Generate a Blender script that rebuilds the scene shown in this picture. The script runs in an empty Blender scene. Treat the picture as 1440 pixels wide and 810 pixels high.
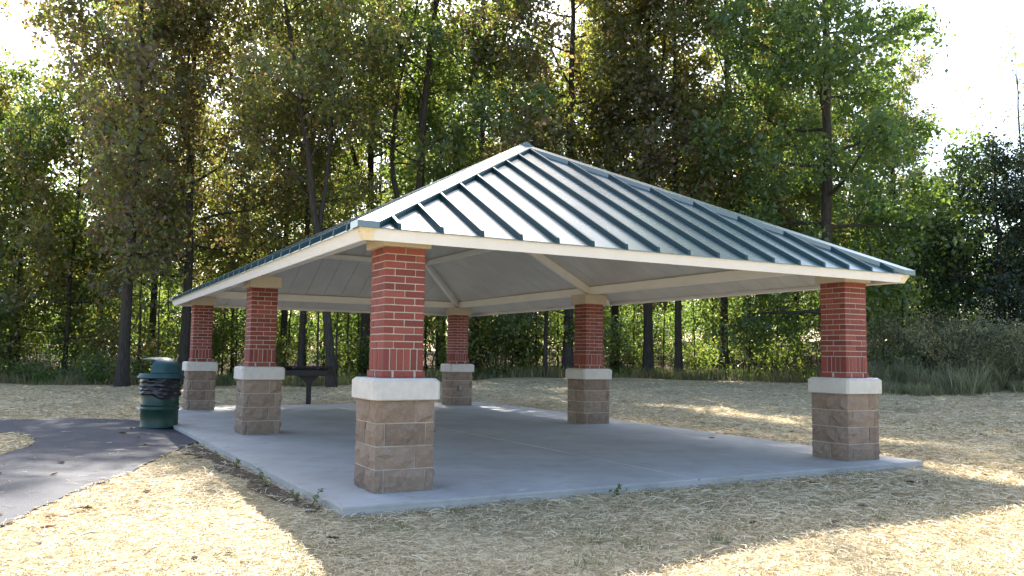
import bpy, bmesh, math, random
import numpy as np
from mathutils import Vector, Matrix
R = math.radians
rng = np.random.default_rng(7)
random.seed(7)
scene = bpy.context.scene
col = scene.collection

# ------------------------------------------------------------------ camera
CAM = Vector((-2.8934, -7.6153, 1.2463))
FWD = Vector((0.47578558, 0.87592772, 0.07986677))
RGT = Vector((0.87811529, -0.47824571, 0.01394921))
UPV = Vector((-0.05041444, -0.0634954, 0.99670794))
cd = bpy.data.cameras.new('camera')
cam = bpy.data.objects.new('camera', cd)
col.objects.link(cam)
m3 = Matrix((RGT, UPV, -FWD)).transposed()
cam.matrix_world = Matrix.Translation(CAM) @ m3.to_4x4()
cd.sensor_width = 36
cd.lens = 1191.15 / 1440 * 36
cd.clip_start = 0.1
cd.clip_end = 2000
scene.camera = cam
# ------------------------------------------------------------------ light
SUN_TO = Vector((0.70, 2.44, 2.44)).normalized()
ELEV = math.asin(SUN_TO.z)
AZ = math.atan2(SUN_TO.x, SUN_TO.y)
world = bpy.data.worlds.new('World')
scene.world = world
world.use_nodes = True
wn = world.node_tree
wn.nodes.clear()
sky = wn.nodes.new('ShaderNodeTexSky')
sky.sky_type = 'NISHITA'
sky.sun_disc = False
sky.sun_elevation = ELEV
sky.sun_rotation = AZ
sky.air_density = 1.0
sky.dust_density = 2.2
sky.ozone_density = 1.0
bg = wn.nodes.new('ShaderNodeBackground')
bg.inputs['Strength'].default_value = 0.14
wo = wn.nodes.new('ShaderNodeOutputWorld')
wn.links.new(sky.outputs[0], bg.inputs[0])
wn.links.new(bg.outputs[0], wo.inputs[0])
sd = bpy.data.lights.new('sun', 'SUN')
sd.energy = 5.0
sd.angle = R(0.53)
sd.color = (1.0, 0.93, 0.82)
sun = bpy.data.objects.new('sun', sd)
col.objects.link(sun)
sun.location = SUN_TO * 60
sun.rotation_euler = SUN_TO.to_track_quat('Z', 'Y').to_euler()
vs = scene.view_settings
vs.view_transform = 'Standard'
vs.look = 'None'
vs.exposure = 1.75
vs.gamma = 1
vs.use_curve_mapping = False
cy = scene.cycles
cy.max_bounces = 7
cy.diffuse_bounces = 4
cy.glossy_bounces = 3
cy.transmission_bounces = 5
cy.transparent_max_bounces = 4
cy.sample_clamp_indirect = 6
cy.use_denoising = True
cy.caustics_reflective = False
cy.caustics_refractive = False

# ------------------------------------------------------------------ materials
MATS = {}
def nodes_of(name):
    m = bpy.data.materials.new(name)
    m.use_nodes = True
    nt = m.node_tree
    b = nt.nodes['Principled BSDF']
    MATS[name] = m
    return m, nt, b
def N(nt, kind, **kw):
    n = nt.nodes.new(kind)
    for k, v in kw.items():
        if k.startswith('i_'):
            n.inputs[k[2:].replace('_', ' ')].default_value = v
        else:
            setattr(n, k, v)
    return n
def ramp(nt, fac, stops):
    r = nt.nodes.new('ShaderNodeValToRGB')
    e = r.color_ramp.elements
    while len(e) > 1: e.remove(e[-1])
    e[0].position, e[0].color = stops[0][0], (*stops[0][1], 1)
    for p, c in stops[1:]:
        x = e.new(p); x.color = (*c, 1)
    nt.links.new(fac, r.inputs[0])
    return r.outputs[0]
def noise(nt, scale, detail=4, rough=.6, vec=None, dim=None):
    n = N(nt, 'ShaderNodeTexNoise')
    n.inputs['Scale'].default_value = scale
    n.inputs['Detail'].default_value = detail
    n.inputs['Roughness'].default_value = rough
    if vec is not None: nt.links.new(vec, n.inputs['Vector'])
    return n.outputs['Fac']
def mix(nt, fac, a, b, mode='MIX'):
    n = N(nt, 'ShaderNodeMix', data_type='RGBA', blend_type=mode)
    for sock, v in ((n.inputs['Factor'], fac), (n.inputs[6], a), (n.inputs[7], b)):
        if isinstance(v, (int, float)): sock.default_value = v
        elif isinstance(v, tuple): sock.default_value = (*v, 1)
        else: nt.links.new(v, sock)
    return n.outputs[2]
def math_n(nt, op, a, b=0.0, c=None):
    n = N(nt, 'ShaderNodeMath', operation=op)
    for i, v in enumerate((a, b) if c is None else (a, b, c)):
        if isinstance(v, (int, float)): n.inputs[i].default_value = v
        else: nt.links.new(v, n.inputs[i])
    return n.outputs[0]
def bump(nt, h, strength, dist, b):
    n = N(nt, 'ShaderNodeBump')
    n.inputs['Strength'].default_value = strength
    n.inputs['Distance'].default_value = dist
    nt.links.new(h, n.inputs['Height'])
    nt.links.new(n.outputs[0], b.inputs['Normal'])
def obj_co(nt):
    return N(nt, 'ShaderNodeTexCoord').outputs['Object']
def world_co(nt):
    return N(nt, 'ShaderNodeNewGeometry').outputs['Position']
def simple(name, colr, rough=.6, metal=0., var=.15, scale=8., bstr=.0, bscale=60., spec=.5, world=True):
    m, nt, b = nodes_of(name)
    co = world_co(nt) if world else obj_co(nt)
    f = noise(nt, scale, 5, .6, co)
    c0 = tuple(max(0, c * (1 - var)) for c in colr); c1 = tuple(min(1, c * (1 + var)) for c in colr)
    nt.links.new(ramp(nt, f, [(.3, c0), (.7, c1)]), b.inputs['Base Color'])
    b.inputs['Roughness'].default_value = rough
    b.inputs['Metallic'].default_value = metal
    b.inputs['Specular IOR Level'].default_value = spec
    if bstr: bump(nt, noise(nt, bscale, 4, .6, co), bstr, .01, b)
    return m

# brick: each object its own tint
m, nt, b = nodes_of('brick')
oi = N(nt, 'ShaderNodeObjectInfo')
co = world_co(nt)
isl = N(nt, 'ShaderNodeNewGeometry').outputs['Random Per Island']
rnd = math_n(nt, 'FRACT', math_n(nt, 'ADD', oi.outputs['Random'], isl))
base = ramp(nt, rnd, [(0, (.115, .027, .020)), (.3, (.185, .042, .029)), (.65, (.24, .055, .037)), (.9, (.29, .085, .06)), (1, (.15, .034, .028))])
f = noise(nt, 55, 5, .7, co)
c = mix(nt, .35, base, ramp(nt, f, [(.3, (.15, .028, .024)), (.7, (.36, .10, .075))]))
nt.links.new(c, b.inputs['Base Color'])
b.inputs['Roughness'].default_value = .78
bump(nt, noise(nt, 160, 4, .7, co), .35, .004, b)
simple('mortar', (.49, .445, .39), .92, var=.12, scale=30, bstr=.3, bscale=180)
# split faced block
m, nt, b = nodes_of('split_block')
oi = N(nt, 'ShaderNodeObjectInfo')
co = world_co(nt)
base = ramp(nt, oi.outputs['Random'], [(0, (.205, .145, .105)), (.5, (.315, .225, .158)), (1, (.39, .295, .22))])
f = noise(nt, 22, 7, .72, co)
c = mix(nt, .55, base, ramp(nt, f, [(.28, (.12, .088, .068)), (.55, (.28, .205, .15)), (.8, (.47, .38, .31))]))
f2 = noise(nt, 140, 3, .6, co)
c = mix(nt, ramp(nt, f2, [(.58, (0, 0, 0)), (.72, (.5, .5, .5))]), c, (.44, .37, .31))
nt.links.new(c, b.inputs['Base Color'])
b.inputs['Roughness'].default_value = .93
bump(nt, noise(nt, 60, 6, .75, co), .9, .012, b)
simple('limestone', (.60, .565, .51), .8, var=.10, scale=9, bstr=.15, bscale=120)
simple('pad_tan', (.52, .46, .36), .6, var=.06, scale=6)
# cream painted steel
simple('cream_paint', (.86, .84, .79), .42, var=.04, scale=3)
m, nt, b = nodes_of('fascia_white')
co = world_co(nt)
f = noise(nt, 5, 4, .6, co)
nt.links.new(ramp(nt, f, [(.3, (.79, .79, .80)), (.75, (.84, .84, .86))]), b.inputs['Base Color'])
b.inputs['Roughness'].default_value = .38
simple('trim_cream', (.80, .70, .50), .45, var=.05, scale=4)
m, nt, b = nodes_of('ceiling_panel')
co = world_co(nt)
f = noise(nt, 2.2, 5, .6, co)
nt.links.new(ramp(nt, f, [(.3, (.52, .515, .49)), (.7, (.61, .605, .58))]), b.inputs['Base Color'])
b.inputs['Roughness'].default_value = .34
b.inputs['Specular IOR Level'].default_value = .6
# green roof metal
m, nt, b = nodes_of('roof_metal')
co = world_co(nt)
f = noise(nt, 3.5, 5, .6, co)
nt.links.new(ramp(nt, f, [(.3, (.006, .036, .042)), (.7, (.010, .052, .058))]), b.inputs['Base Color'])
b.inputs['Roughness'].default_value = .33
nt.links.new(math_n(nt, 'MULTIPLY_ADD', noise(nt, 1.6, 5, .65, co), .12, .22), b.inputs['Roughness'])
b.inputs['Specular IOR Level'].default_value = 1.0
b.inputs['IOR'].default_value = 1.6
bump(nt, noise(nt, 2.6, 2, .5, co), .12, .03, b)
b.inputs['Coat Weight'].default_value = .75
b.inputs['Coat IOR'].default_value = 1.6
b.inputs['Coat Roughness'].default_value = .24
simple('seam_metal', (.009, .045, .052), .48, var=.15, scale=4, spec=.45)
# concrete
m, nt, b = nodes_of('concrete')
co = world_co(nt)
f = noise(nt, .9, 7, .62, co)
c = ramp(nt, f, [(.28, (.34, .335, .32)), (.52, (.44, .435, .42)), (.75, (.52, .515, .50))])
f2 = noise(nt, 3.1, 6, .7, co)
c = mix(nt, ramp(nt, f2, [(.50, (0, 0, 0)), (.74, (.75, .75, .75))]), c, (.30, .28, .24))
mp = N(nt, 'ShaderNodeMapping'); mp.inputs['Scale'].default_value = (1.5, 22, 1)
nt.links.new(co, mp.inputs[0])
f4 = noise(nt, 2.0, 4, .6, mp.outputs[0])
c = mix(nt, .12, c, ramp(nt, f4, [(.35, (.22, .22, .21)), (.65, (.62, .61, .6))]))
nt.links.new(c, b.inputs['Base Color'])
b.inputs['Roughness'].default_value = .62
b.inputs['Specular IOR Level'].default_value = .4
bump(nt, noise(nt, 90, 5, .7, co), .2, .004, b)
# asphalt
m, nt, b = nodes_of('asphalt')
co = world_co(nt)
f = noise(nt, 1.2, 6, .65, co)
c = ramp(nt, f, [(.3, (.022, .026, .040)), (.7, (.042, .048, .068))])
vor = N(nt, 'ShaderNodeTexVoronoi'); vor.inputs['Scale'].default_value = 130
nt.links.new(co, vor.inputs['Vector'])
c = mix(nt, .45, c, ramp(nt, vor.outputs['Distance'], [(.1, (.10, .105, .12)), (.6, (.020, .022, .030))]))
nt.links.new(c, b.inputs['Base Color'])
b.inputs['Roughness'].default_value = .8
bump(nt, vor.outputs['Distance'], .6, .006, b)
# ground: straw mulch over soil, leaf litter under the trees
m, nt, b = nodes_of('ground')
co = world_co(nt)
mp = N(nt, 'ShaderNodeMapping'); mp.inputs['Scale'].default_value = (60, 9, 1); mp.inputs['Rotation'].default_value = (0, 0, .6)
mp2 = N(nt, 'ShaderNodeMapping'); mp2.inputs['Scale'].default_value = (10, 65, 1); mp2.inputs['Rotation'].default_value = (0, 0, .25)
dist = N(nt, 'ShaderNodeVectorMath', operation='ADD')
nz = N(nt, 'ShaderNodeTexNoise'); nz.inputs['Scale'].default_value = 6
nt.links.new(co, nz.inputs['Vector'])
sc_ = N(nt, 'ShaderNodeVectorMath', operation='SCALE'); sc_.inputs['Scale'].default_value = .35
nt.links.new(nz.outputs['Color'], sc_.inputs[0])
nt.links.new(co, dist.inputs[0]); nt.links.new(sc_.outputs[0], dist.inputs[1])
nt.links.new(dist.outputs[0], mp.inputs[0]); nt.links.new(dist.outputs[0], mp2.inputs[0])
fa = noise(nt, 1.0, 3, .6, mp.outputs[0]); fb = noise(nt, 1.0, 3, .6, mp2.outputs[0])
fib = math_n(nt, 'MAXIMUM', fa, fb)
straw = ramp(nt, fib, [(.42, (.21, .16, .09)), (.56, (.48, .39, .235)), (.72, (.68, .575, .375))])
patch = noise(nt, .55, 6, .68, co)
straw = mix(nt, ramp(nt, patch, [(.50, (0, 0, 0)), (.72, (.8, .8, .8))]), straw, ramp(nt, fib, [(.45, (.075, .07, .03)), (.7, (.30, .26, .14))]))
att = N(nt, 'ShaderNodeAttribute'); att.attribute_name = 'litter'
lit = ramp(nt, noise(nt, 9, 6, .75, co), [(.35, (.022, .016, .010)), (.55, (.075, .05, .028)), (.75, (.16, .11, .06))])
edge = math_n(nt, 'ADD', att.outputs['Fac'], math_n(nt, 'MULTIPLY', math_n(nt, 'SUBTRACT', noise(nt, .8, 5, .7, co), .5), .9))
c = mix(nt, ramp(nt, edge, [(.42, (0, 0, 0)), (.6, (1, 1, 1))]), straw, lit)
nt.links.new(c, b.inputs['Base Color'])
b.inputs['Roughness'].default_value = .95
b.inputs['Specular IOR Level'].default_value = .1
bump(nt, fib, .8, .03, b)

def leafy(name, stops, trans, tfac=.5, gloss=.06, rough=.45, attr='var'):
    m, nt, b = nodes_of(name)
    nt.nodes.remove(b)
    out = [n for n in nt.nodes if n.type == 'OUTPUT_MATERIAL'][0]
    at = N(nt, 'ShaderNodeAttribute'); at.attribute_name = attr
    c = ramp(nt, at.outputs['Fac'], stops)
    t = ramp(nt, at.outputs['Fac'], trans)
    d = N(nt, 'ShaderNodeBsdfDiffuse'); nt.links.new(c, d.inputs[0])
    tr = N(nt, 'ShaderNodeBsdfTranslucent'); nt.links.new(t, tr.inputs[0])
    g = N(nt, 'ShaderNodeBsdfGlossy'); g.inputs['Roughness'].default_value = rough; g.inputs[0].default_value = (.8, .85, .9, 1)
    a = N(nt, 'ShaderNodeMixShader'); a.inputs[0].default_value = tfac
    nt.links.new(d.outputs[0], a.inputs[1]); nt.links.new(tr.outputs[0], a.inputs[2])
    a2 = N(nt, 'ShaderNodeMixShader'); a2.inputs[0].default_value = gloss
    nt.links.new(a.outputs[0], a2.inputs[1]); nt.links.new(g.outputs[0], a2.inputs[2])
    nt.links.new(a2.outputs[0], out.inputs[0])
    return m
G0, G1, G2 = (.038, .065, .022), (.062, .098, .028), (.11, .13, .035)
leafy('leaf_green', [(0, G0), (.6, G1), (.9, G2), (1, (.16, .11, .04))],
      [(0, (.15, .25, .04)), (.6, (.27, .38, .055)), (.9, (.56, .58, .09)), (1, (.42, .28, .08))], .56)
leafy('leaf_dark', [(0, (.035, .065, .028)), (.7, (.065, .105, .036)), (1, (.11, .135, .04))],
      [(0, (.16, .28, .05)), (.7, (.30, .44, .07)), (1, (.54, .60, .10))], .52, .045)
leafy('leaf_brown', [(0, (.038, .058, .024)), (.45, (.065, .080, .030)), (.58, (.10, .078, .046)), (.8, (.13, .095, .06)), (1, (.20, .15, .09))],
      [(0, (.22, .31, .05)), (.45, (.46, .50, .075)), (.58, (.32, .22, .08)), (.8, (.28, .18, .085)), (1, (.50, .36, .13))], .5, .055)
leafy('leaf_olive', [(0, (.06, .08, .028)), (.55, (.10, .11, .035)), (.70, (.14, .105, .05)), (1, (.19, .14, .07))],
      [(0, (.20, .28, .045)), (.55, (.42, .46, .07)), (.70, (.36, .25, .08)), (1, (.46, .33, .10))], .55, .05)
leafy('leaf_yellow', [(0, (.07, .10, .02)), (.6, (.12, .15, .025)), (1, (.22, .18, .04))],
      [(0, (.16, .25, .04)), (.6, (.30, .37, .055)), (1, (.46, .40, .08))], .48, .05)
leafy('leaf_cedar', [(0, (.016, .030, .016)), (.7, (.03, .052, .024)), (1, (.05, .07, .03))],
      [(0, (.02, .04, .015)), (1, (.05, .08, .02))], .2, .04)
leafy('dry_grass', [(0, (.10, .11, .045)), (.5, (.20, .18, .085)), (1, (.34, .28, .15))],
      [(0, (.10, .12, .04)), (.5, (.20, .18, .08)), (1, (.32, .26, .13))], .4, .02)
leafy('green_grass', [(0, (.09, .12, .05)), (.6, (.18, .20, .095)), (1, (.32, .29, .17))],
      [(0, (.14, .22, .06)), (1, (.34, .35, .14))], .45, .04)
leafy('sage', [(0, (.16, .18, .09)), (.6, (.28, .28, .15)), (1, (.42, .38, .24))],
      [(0, (.20, .24, .10)), (1, (.38, .36, .20))], .45, .03)
leafy('straw', [(0, (.27, .205, .11)), (.3, (.52, .42, .25)), (.75, (.70, .595, .385)), (1, (.82, .73, .52))],
      [(0, (.2, .15, .07)), (1, (.5, .4, .22))], .12, .03)
m, nt, b = nodes_of('bark')
co = obj_co(nt)
mp = N(nt, 'ShaderNodeMapping'); mp.inputs['Scale'].default_value = (14, 14, 2.2)
nt.links.new(co, mp.inputs[0])
f = noise(nt, 1.3, 6, .7, mp.outputs[0])
nt.links.new(ramp(nt, f, [(.32, (.018, .014, .011)), (.55, (.05, .041, .033)), (.75, (.095, .08, .065))]), b.inputs['Base Color'])
b.inputs['Roughness'].default_value = .95
bump(nt, f, .9, .05, b)
simple('can_green', (.006, .040, .025), .42, var=.15, scale=6)
simple('lid_green', (.014, .065, .070), .5, var=.12, scale=7)
simple('bin_liner', (.010, .010, .014), .28, var=.3, scale=12)
simple('grill_black', (.010, .010, .011), .5, var=.3, scale=14)
simple('galvanised', (.20, .20, .20), .4, .6)
simple('soil', (.07, .045, .028), .95, var=.4, scale=20, bstr=.5)
simple('dead_leaf', (.24, .13, .06), .8, var=.4, scale=12)

# ------------------------------------------------------------------ helpers
def tag(o, label=None, cat=None, group=None, kind=None):
    if label: o['label'] = label
    if cat: o['category'] = cat
    if group: o['group'] = group
    if kind: o['kind'] = kind
    return o
def empty(name, loc=(0, 0, 0), parent=None):
    o = bpy.data.objects.new(name, None)
    o.empty_display_size = .2
    col.objects.link(o); o.location = loc
    if parent: o.parent = parent
    return o
def link(name, me, parent=None, loc=None, rot=None):
    o = bpy.data.objects.new(name, me)
    col.objects.link(o)
    if parent: o.parent = parent
    if loc is not None: o.location = loc
    if rot is not None: o.rotation_euler = rot
    return o
def pydata(name, v, f, mat, smooth=False):
    me = bpy.data.meshes.new(name)
    me.from_pydata([tuple(map(float, p)) for p in v], [], [tuple(map(int, q)) for q in f])
    me.materials.append(MATS[mat])
    if smooth: me.polygons.foreach_set('use_smooth', [True] * len(me.polygons))
    me.update()
    return me
def npmesh(name, v, f, mat, var=None, smooth=False):
    """v (n,3), f (m,k) with k 3 or 4; var = per-face float"""
    v = np.asarray(v, np.float32); f = np.asarray(f, np.int32)
    me = bpy.data.meshes.new(name)
    me.vertices.add(len(v)); me.vertices.foreach_set('co', v.ravel())
    k = f.shape[1]
    me.loops.add(f.size); me.loops.foreach_set('vertex_index', f.ravel())
    me.polygons.add(len(f))
    me.polygons.foreach_set('loop_start', np.arange(0, f.size, k, dtype=np.int32))
    me.polygons.foreach_set('loop_total', np.full(len(f), k, np.int32))
    if smooth: me.polygons.foreach_set('use_smooth', np.ones(len(f), bool))
    me.materials.append(MATS[mat])
    if var is not None:
        a = me.attributes.new('var', 'FLOAT', 'FACE')
        a.data.foreach_set('value', np.asarray(var, np.float32))
    me.update(calc_edges=True)
    return me
def bm_mesh(name, bm, mat, smooth=False):
    bmesh.ops.recalc_face_normals(bm, faces=bm.faces)
    me = bpy.data.meshes.new(name)
    bm.to_mesh(me); bm.free()
    me.materials.append(MATS[mat])
    if smooth: me.polygons.foreach_set('use_smooth', [True] * len(me.polygons))
    return me
def bm_box(bm, c, s, bev=0.):
    """box centre c, full size s"""
    r = bmesh.ops.create_cube(bm, size=1)
    vs_ = r['verts']
    for v in vs_:
        v.co = Vector((v.co.x * s[0] + c[0], v.co.y * s[1] + c[1], v.co.z * s[2] + c[2]))
    if bev:
        es = list({e for v in vs_ for e in v.link_edges})
        bmesh.ops.bevel(bm, geom=es, offset=bev, segments=1, affect='EDGES', profile=.5)
def box_mesh(name, s, mat, bev=0.):
    bm = bmesh.new(); bm_box(bm, (0, 0, 0), s, bev)
    return bm_mesh(name, bm, mat)
def beam_mesh(name, p0, p1, w, h, mat, drop_top=True):
    """rectangular tube whose TOP centre line runs p0-p1 (world), vertical ends"""
    p0 = Vector(p0); p1 = Vector(p1)
    d = (p1 - p0); side = Vector((d.y, -d.x, 0)).normalized() * (w / 2)
    v = []
    for p in (p0, p1):
        v += [p + side, p - side, p - side - Vector((0, 0, h)), p + side - Vector((0, 0, h))]
    f = [(0, 1, 2, 3), (7, 6, 5, 4), (0, 4, 5, 1), (1, 5, 6, 2), (2, 6, 7, 3), (3, 7, 4, 0)]
    bm = bmesh.new()
    vv = [bm.verts.new(x) for x in v]
    for q in f: bm.faces.new([vv[i] for i in q])
    bmesh.ops.bevel(bm, geom=list(bm.edges), offset=.006, segments=1, affect='EDGES')
    return bm_mesh(name, bm, mat)
def lathe(name, prof, mat, seg=32, smooth=True, wob=None):
    v, f = [], []
    for i, (r_, z_) in enumerate(prof):
        for k in range(seg):
            a = 2 * math.pi * k / seg
            rr = r_ + (wob(a, z_) if wob else 0)
            v.append((rr * math.cos(a), rr * math.sin(a), z_))
    for i in range(len(prof) - 1):
        for k in range(seg):
            k2 = (k + 1) % seg
            f.append((i * seg + k, i * seg + k2, (i + 1) * seg + k2, (i + 1) * seg + k))
    return pydata(name, v, f, mat, smooth)

# camera-relative ground frame: s to the right, d ahead
FH = np.array([0.4773, 0.8787]); RH = np.array([0.8787, -0.4773])
def sd(s, d):
    return (CAM.x + s * RH[0] + d * FH[0], CAM.y + s * RH[1] + d * FH[1])
def to_sd(x, y):
    dx, dy = np.asarray(x) - CAM.x, np.asarray(y) - CAM.y
    return dx * RH[0] + dy * RH[1], dx * FH[0] + dy * FH[1]
def px(p, d):
    """ground point seen in column p of the 1440 px photograph at distance d"""
    return sd((p - 720) / 1191. * d, d)
def sstep(a, b_, x):
    t = np.clip((np.asarray(x, float) - a) / (b_ - a), 0, 1)
    return t * t * (3 - 2 * t)
def treeline(s):
    s = np.asarray(s, float)
    return 32.5 - 5.0 * sstep(8, 17, s) + .8 * np.sin(s * .45) + .4 * np.sin(s * 1.3 + 1)
def gz(x, y):
    s, d = to_sd(x, y)
    z = -.052 + .5 * sstep(14, 34, d) * sstep(-10, 2, s)
    z = z - .17 * sstep(8.5, 3.0, d)
    z = z + .9 * sstep(24, 36, d) * sstep(9, 20, s)
    z = z + 1.6 * sstep(36, 80, d)
    x = np.asarray(x, float); y = np.asarray(y, float)
    z = z + .018 * np.sin(x * 1.7 + 2 * np.sin(y * .6)) + .014 * np.sin(y * 2.3 + x * .7)
    ins = sstep(-1.6, -.9, x) * sstep(7.8, 7.1, x) * sstep(-1.4, -.7, y) * sstep(13.9, 13.2, y)
    return z * (1 - ins) + ins * (-.085)

# ------------------------------------------------------------------ ground sheet
def build_ground():
    dd = np.concatenate([np.linspace(-60, 0, 13)[:-1], np.arange(0, 20, .3), np.arange(20, 50, .8), np.geomspace(50, 900, 22)])
    ss = np.concatenate([-np.geomspace(30, 900, 18)[::-1], np.arange(-29, 29.1, .5), np.geomspace(30, 900, 18)])
    S, D = np.meshgrid(ss, dd)
    X, Y = sd(S, D)
    Z = gz(X, Y)
    v = np.stack([X, Y, Z], -1).reshape(-1, 3)
    n, m_ = len(dd), len(ss)
    i = np.arange(n * m_).reshape(n, m_)
    f = np.stack([i[:-1, :-1], i[:-1, 1:], i[1:, 1:], i[1:, :-1]], -1).reshape(-1, 4)
    me = npmesh('ground', v, f, 'ground', smooth=True)
    a = me.attributes.new('litter', 'FLOAT', 'POINT')
    a.data.foreach_set('value', sstep(-1.5, 1.5, D - treeline(S)).astype(np.float32).ravel())
    o = link('ground', me)
    tag(o, 'pale straw mulch lawn with bare soil patches around the pavilion', kind='structure')
build_ground()

# asphalt path: outline in plan
PATH = [(-.85, 8.75), (-1.25, 9.0), (-1.9, 9.55), (-2.7, 10.0), (-3.6, 10.1), (-5, 10.15), (-9, 10.0), (-16, 9.4), (-16, 7.9), (-9, 8.3), (-5, 8.5), (-3.9, 8.4),
        (-3.25, 7.5), (-2.98, 6.4), (-3.05, 5.3), (-3.4, 4.0), (-4.1, 2.2), (-5.0, 0.3), (-6.6, -3), (-8.6, -6.8), (-7.1, -7.8),
        (-5.0, -3.9), (-3.9, -1.5), (-3.2, -.15), (-2.72, .85), (-2.3, 1.9), (-1.8, 3.2), (-1.4, 4.3), (-1.1, 5.2), (-.85, 5.6)]
def dense(poly, step=.25):
    out = []
    for i in range(len(poly)):
        a = np.array(poly[i]); b_ = np.array(poly[(i + 1) % len(poly)])
        n = max(1, int(np.linalg.norm(b_ - a) / step))
        for k in range(n): out.append(a + (b_ - a) * k / n)
    return out
def inside(poly, X, Y):
    X = np.asarray(X); Y = np.asarray(Y)
    c = np.zeros(X.shape, bool)
    n = len(poly)
    for i in range(n):
        x1, y1 = poly[i]; x2, y2 = poly[i - 1]
        c ^= ((y1 > Y) != (y2 > Y)) & (X < (x2 - x1) * (Y - y1) / (y2 - y1 + 1e-12) + x1)
    return c
def build_path():
    g = .12
    bm = bmesh.new()
    pts = dense(PATH, .2)
    rr = random.Random(3)
    pts = [(p[0] + (rr.uniform(-.03, .03) if p[0] < -1.2 else 0), p[1] + (rr.uniform(-.03, .03) if p[0] < -1.2 else 0)) for p in pts]
    vs_ = [bm.verts.new((p[0], p[1], 0)) for p in pts]
    bm.faces.new(vs_)
    bmesh.ops.triangulate(bm, faces=bm.faces)
    for ax, lo, hi in ((0, -16, -1), (1, -8, 10)):
        for k in np.arange(lo, hi, .45):
            no = (1, 0, 0) if ax == 0 else (0, 1, 0)
            cc = (k, 0, 0) if ax == 0 else (0, k, 0)
            bmesh.ops.bisect_plane(bm, geom=list(bm.verts) + list(bm.edges) + list(bm.faces), plane_co=cc, plane_no=no)
    for v in bm.verts: v.co.z = float(gz(v.co.x, v.co.y)) + .022
    r = bmesh.ops.extrude_face_region(bm, geom=list(bm.faces))
    for v in [e for e in r['geom'] if isinstance(e, bmesh.types.BMVert)]: v.co.z -= .08
    me = bm_mesh('path', bm, 'asphalt')
    o = link('path', me)
    tag(o, 'dark grey asphalt footpath forking beside the concrete slab', kind='structure')
build_path()

# ------------------------------------------------------------------ pavilion
W, L, OH = 6.1526, 11.871, .57
ZS, ZC = .8286, 1.0271
COURSE = 1.219 / 18
ZB = ZC + 1.219
ZT, ZF, INN, SLOPE = 2.364, 2.246, .05, .53
X0, X1, Y0, Y1 = -.90, 7.15, -.78, 13.0
# plan corners, measured: the slab flares slightly towards the back
SLAB = [(-.74, -.82), (6.84, -.62), (7.55, 13.0), (-1.16, 13.0)]
def slab_prism(name, poly, z0, z1, bev=0.):
    bm = bmesh.new()
    lo = [bm.verts.new((x, y, z0)) for x, y in poly]; hi = [bm.verts.new((x, y, z1)) for x, y in poly]
    n = len(poly)
    bm.faces.new(lo[::-1]); bm.faces.new(hi)
    for i in range(n): bm.faces.new((lo[i], lo[(i + 1) % n], hi[(i + 1) % n], hi[i]))
    if bev: bmesh.ops.bevel(bm, geom=[e_ for e_ in bm.edges if all(v.co.z > z1 - 1e-5 for v in e_.verts)], offset=bev, segments=2, affect='EDGES')
    return bm_mesh(name, bm, 'concrete')
_ins = [(-.733, -.813), (6.833, -.613), (7.54, 12.99), (-1.15, 12.99)]
slab = link('concrete_slab', slab_prism('concrete_slab', _ins, -.29, -.021))
tag(slab, 'grey concrete slab floor under the pavilion', kind='structure')
JX = W / 2 + .02
def lerp2(a, b_, x):
    t = (x - a[0]) / (b_[0] - a[0]); return (x, a[1] + (b_[1] - a[1]) * t)
for poly in ([SLAB[0], lerp2(SLAB[0], SLAB[1], JX - .009), (JX - .009, 13.0), SLAB[3]], [lerp2(SLAB[0], SLAB[1], JX + .009), SLAB[1], SLAB[2], (JX + .009, 13.0)]):
    link('slab_panel', slab_prism('slab_panel', poly, -.02, 0, .007), slab)
simple('joint_filler', (.86, .86, .84), .8, var=.2, scale=5)
link('joint_filler', pydata('joint_filler', [(JX - .0088, -.70, -.003), (JX + .0088, -.70, -.003), (JX + .0088, 12.98, -.003), (JX - .0088, 12.98, -.003)], [(0, 1, 2, 3)], 'joint_filler'), slab)
# bare soil along the slab's open edge
_r = random.Random(4)
sv = [(-.83 - .0278 * (y + .8) + .02, y) for y in np.linspace(-.5, 5.0, 23)]
so = [(x - .08 - .22 * abs(math.sin(y * 1.7 + .6)) * _r.uniform(.6, 1.2) - .05 * (y > 1), y) for x, y in sv]
vv_, ff_ = [], []
for (x, y), (x2, y2) in zip(sv, so):
    vv_ += [(x2, y2, float(gz(x2, y2)) + .004), ((x + x2) / 2, y, float(gz((x + x2) / 2, y)) + .022 + _r.uniform(0, .012)), (x, y, float(gz(x, y)) + .02)]
for i in range(len(sv) - 1):
    for k in (0, 1): ff_.append((i * 3 + k, i * 3 + k + 1, i * 3 + k + 4, i * 3 + k + 3))
tag(link('bare_soil', pydata('bare_soil', vv_, ff_, 'soil', True)), 'dark crumbled soil strip along the edge of the slab', kind='structure')

pav = empty('picnic_pavilion', (0, 0, 0))
tag(pav, 'open picnic pavilion with green standing seam hip roof on brick and stone columns', 'pavilion')

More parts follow.
